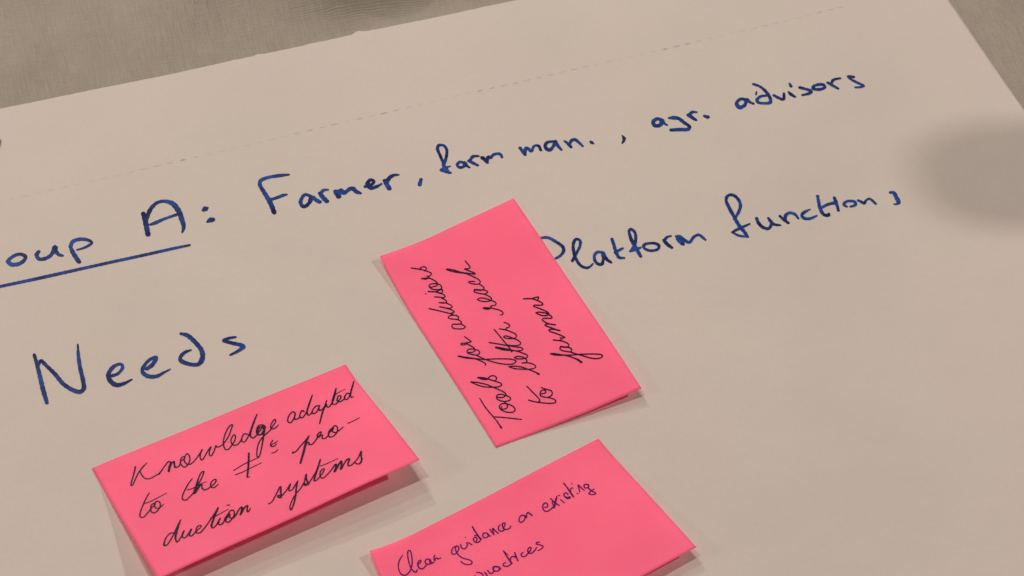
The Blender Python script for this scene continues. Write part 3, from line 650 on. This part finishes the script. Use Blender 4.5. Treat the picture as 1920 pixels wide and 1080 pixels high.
        '111.67,15.26,0.66 112.21,17.08,0.70 111.87,18.27,0.75 110.90,18.76,0.63 109.93,18.28,0.60 109.46,17.27,0.64',
    ]),
    ('n2', 'for', [
        '44.61,17.15,0.54 45.18,17.81,0.61 46.92,17.05,0.68 49.04,15.58,0.69 50.36,14.42,0.70 53.19,11.13,0.70 55.25,8.71,0.99',
        '55.25,8.71,0.74 52.42,11.83,1.16 50.04,14.99,0.70 47.89,18.28,0.70 46.34,21.89,0.70 44.33,25.98,0.70 41.90,29.85,0.70 40.29,31.21,0.66 39.50,30.61,0.61 39.39,28.91,0.69 40.99,25.72,0.70 43.49,22.62,0.70 46.49,19.77,0.69 49.05,17.78,0.69 51.68,16.19,0.68',
        '51.68,16.19,0.70 53.48,14.18,0.70 54.67,13.33,0.65 55.99,13.45,0.57 56.47,14.60,0.67 55.85,16.12,0.71 54.88,17.09,0.63 54.12,16.34,0.63 54.21,14.92,0.69 55.03,13.51,0.70',
        '51.68,16.19,0.66 51.70,17.48,0.62 52.60,18.42,0.58 53.85,18.22,0.68 54.88,17.09,0.70',
        '54.88,17.09,0.61 56.28,17.07,0.65 58.14,16.18,0.68 59.84,15.21,0.70 60.85,14.26,0.71 61.26,12.82,0.63 60.22,13.21,0.71 59.80,14.46,0.67 60.20,15.39,0.59 60.67,15.63,0.57',
        '60.20,15.39,0.68 60.09,16.43,0.68 59.92,17.64,0.57 61.56,17.18,0.66 64.08,16.25,0.55',
    ]),
    ('n2', 'Tools', [
        '28.74,6.29,0.48 24.57,6.17,0.60 19.81,6.51,0.61 16.13,7.08,0.61 12.57,7.40,0.60 9.07,7.44,0.84',
        '16.28,7.16,0.61 14.69,10.04,0.68 12.32,13.73,0.68 9.47,17.95,0.61',
        '19.97,13.38,0.46 19.32,12.43,0.57 18.49,12.93,0.68 18.05,14.55,0.62 19.11,15.87,0.56 20.46,15.80,0.67 21.22,14.64,0.67 21.18,13.23,0.61 20.38,12.20,0.56 18.72,12.12,0.63 16.93,13.04,0.68 15.38,15.01,0.68 14.85,16.90,0.63 15.81,18.08,0.57 17.70,18.08,0.64 19.30,17.05,0.68 20.35,16.04,0.66 21.88,15.60,0.64',
        '22.03,15.68,0.69 23.46,13.94,0.68 24.72,13.35,0.61 26.19,13.80,0.57 26.72,15.00,0.66 25.93,16.77,0.69 24.95,17.50,0.59 24.42,16.61,0.65 24.84,14.96,0.69 25.61,13.81,0.69',
        '22.03,15.68,0.68 21.51,17.58,0.65 22.02,18.93,0.56 23.32,18.99,0.65 24.72,18.00,0.68',
        '24.72,18.00,0.58 25.90,18.31,0.62 27.55,17.60,0.67 29.84,15.99,0.68 31.89,14.55,0.68 34.39,12.73,0.69 37.50,9.35,0.70 39.08,6.99,0.70',
        '38.99,6.94,0.68 36.26,8.73,0.68 34.09,10.72,0.69 32.51,13.02,0.69 31.48,14.97,0.69',
        '31.48,14.97,0.69 30.72,17.06,0.67 30.93,18.89,0.59 32.03,18.99,0.67 33.89,17.45,0.69 36.08,15.46,0.69 38.51,13.28,0.70 39.91,11.05,0.70',
        '39.76,10.97,0.76 37.95,12.69,0.98 36.83,14.60,0.67 37.49,15.56,0.61 37.82,16.82,0.68 37.16,18.20,0.70 35.97,18.68,0.61 34.90,18.13,0.58 34.58,17.19,0.62',
    ]),
    ('n2', 'to', [
        '25.19,29.22,0.51 22.22,29.78,0.64 18.87,30.51,0.64 16.42,30.93,0.61 15.06,30.67,0.56 14.91,29.81,0.82',
        '17.75,26.34,0.76 15.67,28.50,0.69 13.56,31.43,0.69 11.53,35.01,0.68 11.24,36.88,0.62 12.12,37.35,0.62 13.55,36.71,0.68 15.12,35.06,0.69 16.39,33.25,0.69 17.60,32.33,0.68',
        '17.60,32.33,0.57 19.13,32.98,0.57 20.02,34.55,0.63 19.52,35.53,0.69 18.54,35.63,0.57 17.91,34.67,0.65 18.50,33.12,0.69',
        '15.27,35.14,0.64 15.38,36.76,0.61 16.31,37.87,0.57 17.87,38.08,0.66 19.32,36.67,0.69 20.38,35.67,0.69 21.58,34.75,0.48',
    ]),
    ('n2', 'better', [
        '28.65,37.23,1.14 29.61,36.80,0.82 31.66,35.37,0.66 33.56,33.86,0.66 35.88,31.94,0.67 37.88,29.22,0.67 38.81,26.88,0.70',
        '38.75,26.85,0.63 36.69,28.60,0.67 34.85,31.40,0.67 33.25,34.32,0.67 32.57,36.48,0.64 32.78,37.84,0.54 34.06,37.89,0.63 35.57,36.80,0.67 36.99,35.03,0.67 37.72,33.22,0.56',
        '37.72,33.22,0.66 37.18,34.81,0.63 37.80,35.77,0.54 39.09,35.81,0.64 40.98,34.60,0.67 42.15,32.70,0.67 42.18,31.45,0.54 41.06,32.13,0.68 39.92,34.05,0.67 39.42,35.68,0.66',
        '39.42,35.68,0.62 39.57,37.01,0.56 40.52,37.35,0.63 42.26,36.22,0.67 44.21,34.72,0.68 46.42,32.40,0.68 49.20,29.44,0.68 51.56,26.56,0.79',
        '51.40,26.49,1.00 48.60,29.13,1.07 46.27,32.33,0.68 44.73,34.67,0.68 44.14,36.25,0.67',
        '44.14,36.25,0.59 44.54,37.26,0.55 45.47,36.95,0.68 47.25,34.73,0.68 50.02,31.44,0.68 52.81,28.16,0.68 55.49,24.97,0.72',
        '50.17,31.52,0.68 47.85,35.04,0.68 47.36,36.99,0.63 48.05,37.83,0.56 49.71,37.60,0.65 52.13,36.01,0.67 54.13,34.52,0.68 55.26,33.21,0.68 54.93,32.41,0.60 53.64,33.32,0.68 52.39,35.20,0.68 51.73,36.75,0.68',
        '51.73,36.75,0.57 52.44,37.91,0.55 53.70,38.10,0.64 56.01,36.77,0.67 58.02,35.28,0.69 60.16,32.91,0.65',
        '58.22,35.07,0.72 58.95,36.09,0.61 58.86,37.31,0.62 59.33,37.87,0.57 60.82,37.70,0.66 62.50,36.51,0.57',
        '61.20,30.53,0.58 56.50,31.01,0.61 51.93,31.49,0.61 49.02,31.86,0.60 45.83,31.94,0.81',
    ]),
    ('n2', 'reach', [
        '67.30,37.00,0.59 66.88,37.90,0.61 67.63,38.66,0.56 69.22,38.37,0.66 71.30,36.85,0.68 73.02,35.13,0.69 74.89,32.37,0.94',
        '74.96,31.84,0.86 73.22,33.74,1.02 73.39,35.32,0.57 74.30,35.42,0.62 73.66,37.33,0.64 74.25,38.39,0.55 75.52,38.30,0.65 77.10,37.25,0.68',
        '77.10,37.25,0.68 79.46,35.48,0.69 81.12,33.34,0.69 81.13,31.85,0.55 79.62,32.57,0.69 77.89,34.67,0.69 77.25,36.58,0.66 77.57,37.68,0.55 78.94,37.83,0.64 81.98,36.41,0.66',
        '81.98,36.41,0.69 84.09,34.13,0.69 85.95,32.65,0.66 86.71,33.04,0.65 85.96,35.09,0.69 84.40,37.29,0.69 82.61,38.24,0.57 82.19,36.89,0.63 82.34,36.22,0.67',
        '87.07,33.41,0.96 85.43,35.57,0.96 84.93,36.82,0.64 85.62,37.73,0.56 87.17,37.60,0.64 89.16,36.75,0.66',
        '91.43,35.84,0.61 92.29,34.59,0.70 92.90,33.02,0.58 91.62,33.49,0.69 90.09,34.96,0.70 89.16,36.75,0.66 89.76,37.81,0.55 91.42,37.91,0.64 94.51,36.48,0.68 97.59,34.67,0.68',
        '97.59,34.67,0.70 99.75,32.75,0.70 103.00,30.24,0.70 105.29,27.59,0.79',
        '105.07,27.29,0.78 102.58,29.27,0.70 100.10,32.18,0.97 97.97,34.86,0.71 95.39,37.88,0.70',
        '95.39,37.88,0.64 96.04,38.03,0.67 98.03,36.78,0.69 100.85,35.01,0.69',
        '100.92,35.05,0.79 100.07,36.69,0.68 100.38,37.80,0.55 102.14,37.75,0.61 105.24,37.52,0.54',
    ]),
    ('n2', 'farmers', [
        '25.18,57.99,1.11 26.96,57.30,0.97 29.33,55.64,0.70 31.85,53.31,0.71 33.87,50.71,0.71 35.96,47.58,0.92',
        '35.96,47.58,1.00 34.48,49.56,1.42 32.99,51.71,0.92 31.11,55.13,0.70 29.65,58.76,0.70 28.02,62.31,0.71 25.78,66.63,0.71 24.16,68.51,0.69 23.22,67.80,0.63 23.59,65.42,0.70 25.42,62.73,0.71 27.92,60.41,0.71 30.12,58.28,0.71 32.49,56.24,0.71',
        '32.49,56.24,0.71 33.88,54.40,0.71 35.62,52.76,0.69 36.70,52.78,0.57 37.00,53.87,0.69 35.92,55.51,0.71 34.68,57.06,0.70 33.45,57.31,0.59 32.58,56.47,0.57',
        '37.40,53.53,0.84 36.07,55.22,0.71 35.74,56.70,0.64 36.44,57.46,0.59 37.67,57.20,0.66',
        '37.67,57.20,0.71 39.44,55.93,0.71 40.55,54.67,0.72 42.23,52.24,0.76',
        '40.55,54.67,0.72 41.03,55.86,0.57 41.95,55.80,0.64',
        '40.86,55.77,0.72 41.15,56.49,0.65 41.03,57.73,0.68',
        '41.03,57.73,0.70 43.17,56.46,0.71 45.43,54.71,0.71 47.38,53.15,0.70 48.32,53.10,0.59 48.13,54.30,0.72 46.77,56.18,0.72 45.51,57.55,0.85',
        '46.88,56.24,0.71 49.16,54.49,0.72 51.13,52.93,0.70 51.81,52.93,0.63 51.55,54.28,0.72 49.43,57.25,0.77',
        '51.57,54.67,0.71 53.90,53.31,0.69 55.14,53.15,0.58 55.44,54.13,0.63',
        '55.44,54.13,0.72 54.51,55.88,0.72 53.73,57.34,0.68 54.37,58.06,0.61 55.55,57.57,0.69 56.73,57.09,0.69',
        '59.93,52.43,0.75 57.91,53.59,0.73 56.46,55.43,0.73 56.19,56.80,0.62 57.07,56.89,0.71 58.77,55.18,0.73 59.98,53.20,0.72 59.86,52.31,0.66',
        '56.14,57.33,0.59 57.12,57.67,0.68 59.65,56.41,0.72 62.34,54.47,0.72 64.12,53.36,0.67 64.35,54.06,0.72 63.14,56.04,0.73 62.68,57.49,0.72',
        '62.79,57.55,0.58 63.34,57.85,0.66 64.80,57.32,0.71 66.17,56.54,0.73 68.36,54.70,0.74 70.29,51.21,0.78',
        '68.36,54.70,0.69 68.22,56.52,0.71 67.76,57.97,0.71 66.74,57.23,0.59 66.14,56.34,0.60',
    ]),
    ('n3', 'Clear', [
        '15.50,7.70,0.48 13.19,8.98,0.64 11.17,11.06,0.63 9.86,13.88,0.64 9.88,16.36,0.68 11.27,17.58,0.71 13.63,17.05,0.66 15.42,15.72,0.63 17.25,13.51,0.63 18.96,10.35,0.63 19.94,7.26,0.65 19.45,6.61,0.67 18.13,7.91,0.63 16.77,10.78,0.64 15.56,14.60,0.64 15.52,17.33,0.68 16.34,18.56,0.71 17.53,17.69,0.52',
        '19.40,15.39,0.74 21.04,14.93,0.70 21.44,13.99,0.72 20.35,14.09,0.65 19.18,15.47,0.75 18.68,17.18,0.74 19.60,18.50,0.72 21.54,18.07,0.67 23.00,17.34,0.66',
        '25.12,15.77,0.73 24.02,15.08,0.69 22.67,15.92,0.63 22.82,17.63,0.70 23.56,18.08,0.68 24.89,17.28,0.92 25.06,16.15,0.99 24.66,17.94,1.08 25.82,18.25,0.78',
        '28.16,15.18,0.69 27.19,16.24,0.63 26.75,17.81,0.70',
        '26.77,17.22,0.68 28.16,16.86,0.72 28.49,17.69,0.73 29.88,17.87,0.45',
    ]),
    ('n3', 'guidance', [
        '39.24,16.11,0.66 37.46,15.96,0.62 35.81,17.24,0.59 35.24,18.85,0.64 36.28,19.42,0.65 38.05,18.81,0.60 39.53,17.26,0.59 39.32,15.97,0.67 38.08,16.74,0.59 37.40,18.60,0.61 37.35,21.23,0.64 38.36,23.61,0.67 39.79,25.30,0.67 40.40,27.07,0.61 39.37,27.98,0.63 37.87,27.41,0.67 36.67,25.85,0.66 36.28,24.22,0.53',
        '41.22,16.18,0.59 40.50,17.86,0.62 41.14,19.09,0.67 42.70,18.83,0.61 43.70,17.72,0.59 43.79,16.82,0.50',
        '44.44,17.03,0.61 45.31,18.90,0.67',
        '44.93,14.06,0.49 45.28,13.80,0.38',
        '50.91,10.41,0.62 50.63,12.38,0.79 50.35,15.84,0.74 50.32,18.15,0.76 50.75,18.72,0.56',
        '48.93,15.34,0.62 50.17,16.12,0.68 50.38,17.80,0.62 49.80,18.98,0.59 48.46,19.38,0.66 47.36,18.63,0.67 47.37,17.10,0.59 48.40,16.19,0.64 49.11,16.82,0.66 48.90,17.66,0.59 48.15,18.35,0.59',
        '54.61,17.32,0.69 53.45,16.41,0.65 52.10,17.32,0.59 52.06,18.64,0.68 53.37,19.06,0.65 54.66,18.51,0.59 54.50,17.25,0.59 54.48,18.78,0.89 54.91,19.35,0.62',
        '56.78,16.14,0.63 56.67,17.82,0.63 56.68,19.56,0.63',
        '56.82,19.07,0.60 58.15,16.22,0.60 58.38,18.11,0.65 58.73,19.95,0.59',
        '62.04,16.33,0.61 60.57,17.15,0.59 60.03,18.75,0.64 60.73,19.88,0.68 62.13,19.68,0.64',
        '62.03,18.84,0.60 63.77,17.61,0.59 64.36,16.43,0.66 63.51,16.27,0.60 62.51,17.59,0.60 62.28,19.19,0.66 63.12,20.11,0.68 64.61,20.27,0.63 65.81,19.48,0.49',
    ]),
    ('n3', 'on', [
        '74.05,18.22,0.76 73.11,17.18,0.67 71.60,17.71,0.60 70.42,19.09,0.60 70.55,20.25,0.69 71.99,20.29,0.62 73.50,19.30,0.59 74.21,17.97,0.74 73.99,19.44,0.79 75.10,18.19,0.60 76.25,17.32,0.67 76.66,18.49,0.68 76.96,19.84,0.73',
    ]),
    ('n3', 'existing', [
        '84.19,19.33,0.62 85.36,19.56,0.62 86.22,18.49,0.62 85.92,17.38,0.70 84.50,17.52,0.60 83.23,19.23,0.61 83.01,20.90,0.69 84.20,21.78,0.67 86.12,21.54,0.64 87.70,21.15,0.63',
        '89.11,16.58,0.56 89.39,19.72,0.79 90.20,22.05,0.58',
        '92.14,17.14,0.70 89.93,19.35,0.95 87.57,21.80,0.80',
        '88.61,18.45,0.41 87.94,20.58,0.52 87.74,21.55,0.58',
        '92.55,19.65,0.56 92.88,22.11,0.56',
        '93.01,17.18,0.70 93.47,17.38,0.52',
        '96.84,19.22,0.55 96.83,17.91,0.71 95.76,17.74,0.62 95.07,18.76,0.64 95.37,20.09,0.71 96.96,20.81,0.71 96.33,21.31,0.67 95.26,20.69,0.71 95.20,19.23,0.66',
        '98.97,12.53,0.66 98.75,16.39,0.71 98.41,19.55,0.87 98.24,21.77,0.71',
        '98.45,18.82,0.55 99.60,17.34,0.60 100.34,16.91,0.67 100.87,17.45,0.48',
        '101.86,14.89,0.44 101.83,15.37,0.38',
        '100.58,20.96,0.53 100.89,21.25,0.53',
        '102.09,20.94,0.56 103.01,18.92,0.61 103.83,17.19,0.69 104.01,19.22,0.68 104.34,21.35,0.57',
        '107.54,19.53,0.72 106.51,18.63,0.67 105.49,19.46,0.61 105.55,20.46,0.72 106.75,20.90,0.63 107.76,19.87,0.62 107.46,19.21,0.71',
        '106.56,20.96,0.69 106.89,23.31,0.69 107.60,25.74,0.64 106.38,25.77,0.70 104.96,24.16,0.64 106.80,23.44,0.63 108.60,23.22,0.43',
    ]),
    ('n3', 'practices', [
        '39.00,33.30,0.61 40.16,34.16,0.66 40.66,35.84,0.62 40.18,37.09,0.48',
        '37.29,34.31,0.52 37.63,36.24,0.52',
        '41.99,34.94,0.56 41.98,36.68,0.72 41.60,37.99,0.65',
        '43.73,34.87,0.56 43.61,36.55,0.64 44.21,37.31,0.65 45.51,36.97,0.62',
        '48.68,35.65,0.98 47.23,34.74,0.93 46.00,35.71,0.76 46.36,37.11,0.67 47.95,37.53,0.62 48.97,36.42,0.75 48.79,35.72,0.65',
        '48.39,36.83,0.67 49.17,37.32,0.55',
        '52.90,35.38,0.57 51.57,35.52,0.59 51.06,36.56,0.65 52.25,37.62,0.66 53.86,37.55,0.63 54.66,37.27,0.61',
        '55.48,29.37,0.62 55.06,33.22,0.74 54.86,37.20,0.85',
        '55.50,29.58,0.47 56.02,32.46,0.35',
        '54.79,36.58,0.70 55.46,35.04,0.64 56.62,34.21,0.61 57.46,34.36,0.68 57.86,35.20,0.67',
        '59.18,32.90,0.60 58.40,35.35,0.77 57.90,37.58,0.61',
        '62.49,34.84,0.56 61.18,35.17,0.59 60.80,36.49,0.66 61.90,37.21,0.65 63.50,36.68,0.61',
        '63.50,36.68,0.61 65.68,35.74,0.60 66.80,34.50,0.61 66.14,34.07,0.62 64.69,35.09,0.59 64.34,36.83,0.67 65.62,37.28,0.64 67.62,36.63,0.61 69.18,35.69,0.38',
        '71.50,34.07,0.62 70.42,33.55,0.70 69.86,34.16,0.66 70.91,35.46,0.68 71.66,36.97,0.62 70.39,37.70,0.62 68.34,37.70,0.47',
    ]),
]

def curve(points, step):
    """centripetal Catmull-Rom through x, y, width control points"""
    pts = [Vector(p) for p in points]
    clean = [pts[0]]
    for p in pts[1:]:
        if (p.xy - clean[-1].xy).length > 0.02: clean.append(p)
    pts = clean
    if len(pts) < 2: return pts
    ext = [pts[0] * 2 - pts[1]] + pts + [pts[-1] * 2 - pts[-2]]
    out = []
    for i in range(1, len(ext) - 2):
        p0, p1, p2, p3 = ext[i - 1:i + 3]
        t0 = 0.0
        t1 = t0 + max(1e-4, (p1.xy - p0.xy).length ** 0.5)
        t2 = t1 + max(1e-4, (p2.xy - p1.xy).length ** 0.5)
        t3 = t2 + max(1e-4, (p3.xy - p2.xy).length ** 0.5)
        n = max(2, int((p2.xy - p1.xy).length / step))
        for q in range(n):
            t = t1 + (t2 - t1) * q / n
            a1 = p0 * ((t1 - t) / (t1 - t0)) + p1 * ((t - t0) / (t1 - t0))
            a2 = p1 * ((t2 - t) / (t2 - t1)) + p2 * ((t - t1) / (t2 - t1))
            a3 = p2 * ((t3 - t) / (t3 - t2)) + p3 * ((t - t2) / (t3 - t2))
            b1 = a1 * ((t2 - t) / (t2 - t0)) + a2 * ((t - t0) / (t2 - t0))
            b2 = a2 * ((t3 - t) / (t3 - t1)) + a3 * ((t - t1) / (t3 - t1))
            out.append(b1 * ((t2 - t) / (t2 - t1)) + b2 * ((t - t1) / (t2 - t1)))
    out.append(pts[-1])
    return out

def ribbon(points, place, verts, faces, level, step, thin, wet):
    """flat pen stroke with round ends; place(x, y, height) puts it on its paper"""
    pts = curve(points, step)
    n = len(pts)
    if n < 2: return level
    base = len(verts)
    cols = []
    for i, p in enumerate(pts):
        d = (pts[min(n - 1, i + 1)] - pts[max(0, i - 1)]).xy
        d = d.normalized() if d.length > 1e-6 else Vector((1, 0))
        nrm = Vector((-d.y, d.x))
        half = max(0.05, p.z * 0.5 * thin * (1 + 0.07 * math.sin(i * 0.9 + p.x) + 0.05 * math.sin(i * 2.3 + p.y)))
        cols.append((p.xy, d, nrm, half))
    h = level
    def ring(c, d, nrm, half, shift, frac):
        nonlocal h
        q = c + d * shift
        for sgn in (-1, 1):
            a = q + nrm * half * frac * sgn
            verts.append(place(a.x, a.y, h))
        h += 2.5e-8
    c, d, nrm, half = cols[0]
    for f in (0.97, 0.75, 0.4):
        ring(c, d, nrm, half, -half * f, math.sqrt(max(0.02, 1 - f * f)))
    for c, d, nrm, half in cols: ring(c, d, nrm, half, 0, 1)
    for f in (0.4, 0.75, 0.97):
        ring(c, d, nrm, half, half * f, math.sqrt(max(0.02, 1 - f * f)))
    total = (len(verts) - base) // 2
    for i in range(total):
        end = min(i, total - 1 - i) * step
        w = max(0.0, 1 - end / 2.2) * 0.85
        wet += [w, w]
    for i in range(total - 1):
        a = base + 2 * i
        faces.append((a, a + 2, a + 3, a + 1))
    return h + 4e-7

WHERE = {'sheet': 'blue marker', 'n1': 'dark pen', 'n2': 'dark pen', 'n3': 'purple pen'}
INK = {'sheet': MARKER, 'n1': PEN, 'n2': PEN, 'n3': PURPLE}
level = {'sheet': 0.00012, 'n1': 0.00006, 'n2': 0.00006, 'n3': 0.00006}
for owner, word, strokes in WRITING:
    verts, faces, wet = [], [], []
    if owner == 'sheet':
        place = lambda x, y, h: (x / 1000, y / 1000, sheet_height(x / 1000, y / 1000) + h)
        step, parent = 0.55, sheet
    else:
        nt_ = NOTES[owner]
        def place(x, y, h, nt_=nt_):
            a = note_point(nt_, x / 127.0, y / 76.0)
            return (a[0], a[1], a[2] + h)
        step, parent = 0.3, notes[owner]
    for st in strokes:
        pts = [tuple(float(a) for a in t.split(',')) for t in st.split()]
        level[owner] = ribbon(pts, place, verts, faces, level[owner], step, 1.15 if owner == 'sheet' else 1.03, wet)
    me = mesh('handwriting', verts, faces)
    at = me.attributes.new('wet', 'FLOAT', 'POINT'); at.data.foreach_set('value', wet)
    o = link('handwritten_underline' if word == 'underline' else 'handwritten_word', me, INK[owner], parent)
    o['label'] = ('straight underline drawn in blue marker' if word == 'underline'
                  else '%s written in %s' % (word.replace('.', '').replace(' ,', ''), WHERE[owner]))

# ------------------------------------------------------------------ an unseen flask, added to cast the shadow across the sheet's right side
STEEL = plain('brushed_steel', (0.55, 0.54, 0.52, 1), 0.32, metal=1.0)
BLACK = plain('black_plastic', (0.03, 0.03, 0.03, 1), 0.4)

flask = bpy.data.objects.new('added_shadow_flask', None); scene.collection.objects.link(flask)
flask.location = FLASK = Vector((0.483, 0.803, 0.0008))
tag(flask, 'unseen steel vacuum flask with black lid, added right of the sheet for its shadow', 'flask')
link('body', lathe('flask_body', [(0.049, 0), (0.052, 0.003), (0.050, 0.08), (0.044, 0.16), (0.036, 0.212), (0.0305, 0.218)]), STEEL, flask)
link('lid', lathe('flask_lid', [(0.0315, 0.2185), (0.0325, 0.220), (0.0315, 0.262), (0.028, 0.276), (0.020, 0.285), (0.008, 0.289)]), BLACK, flask)
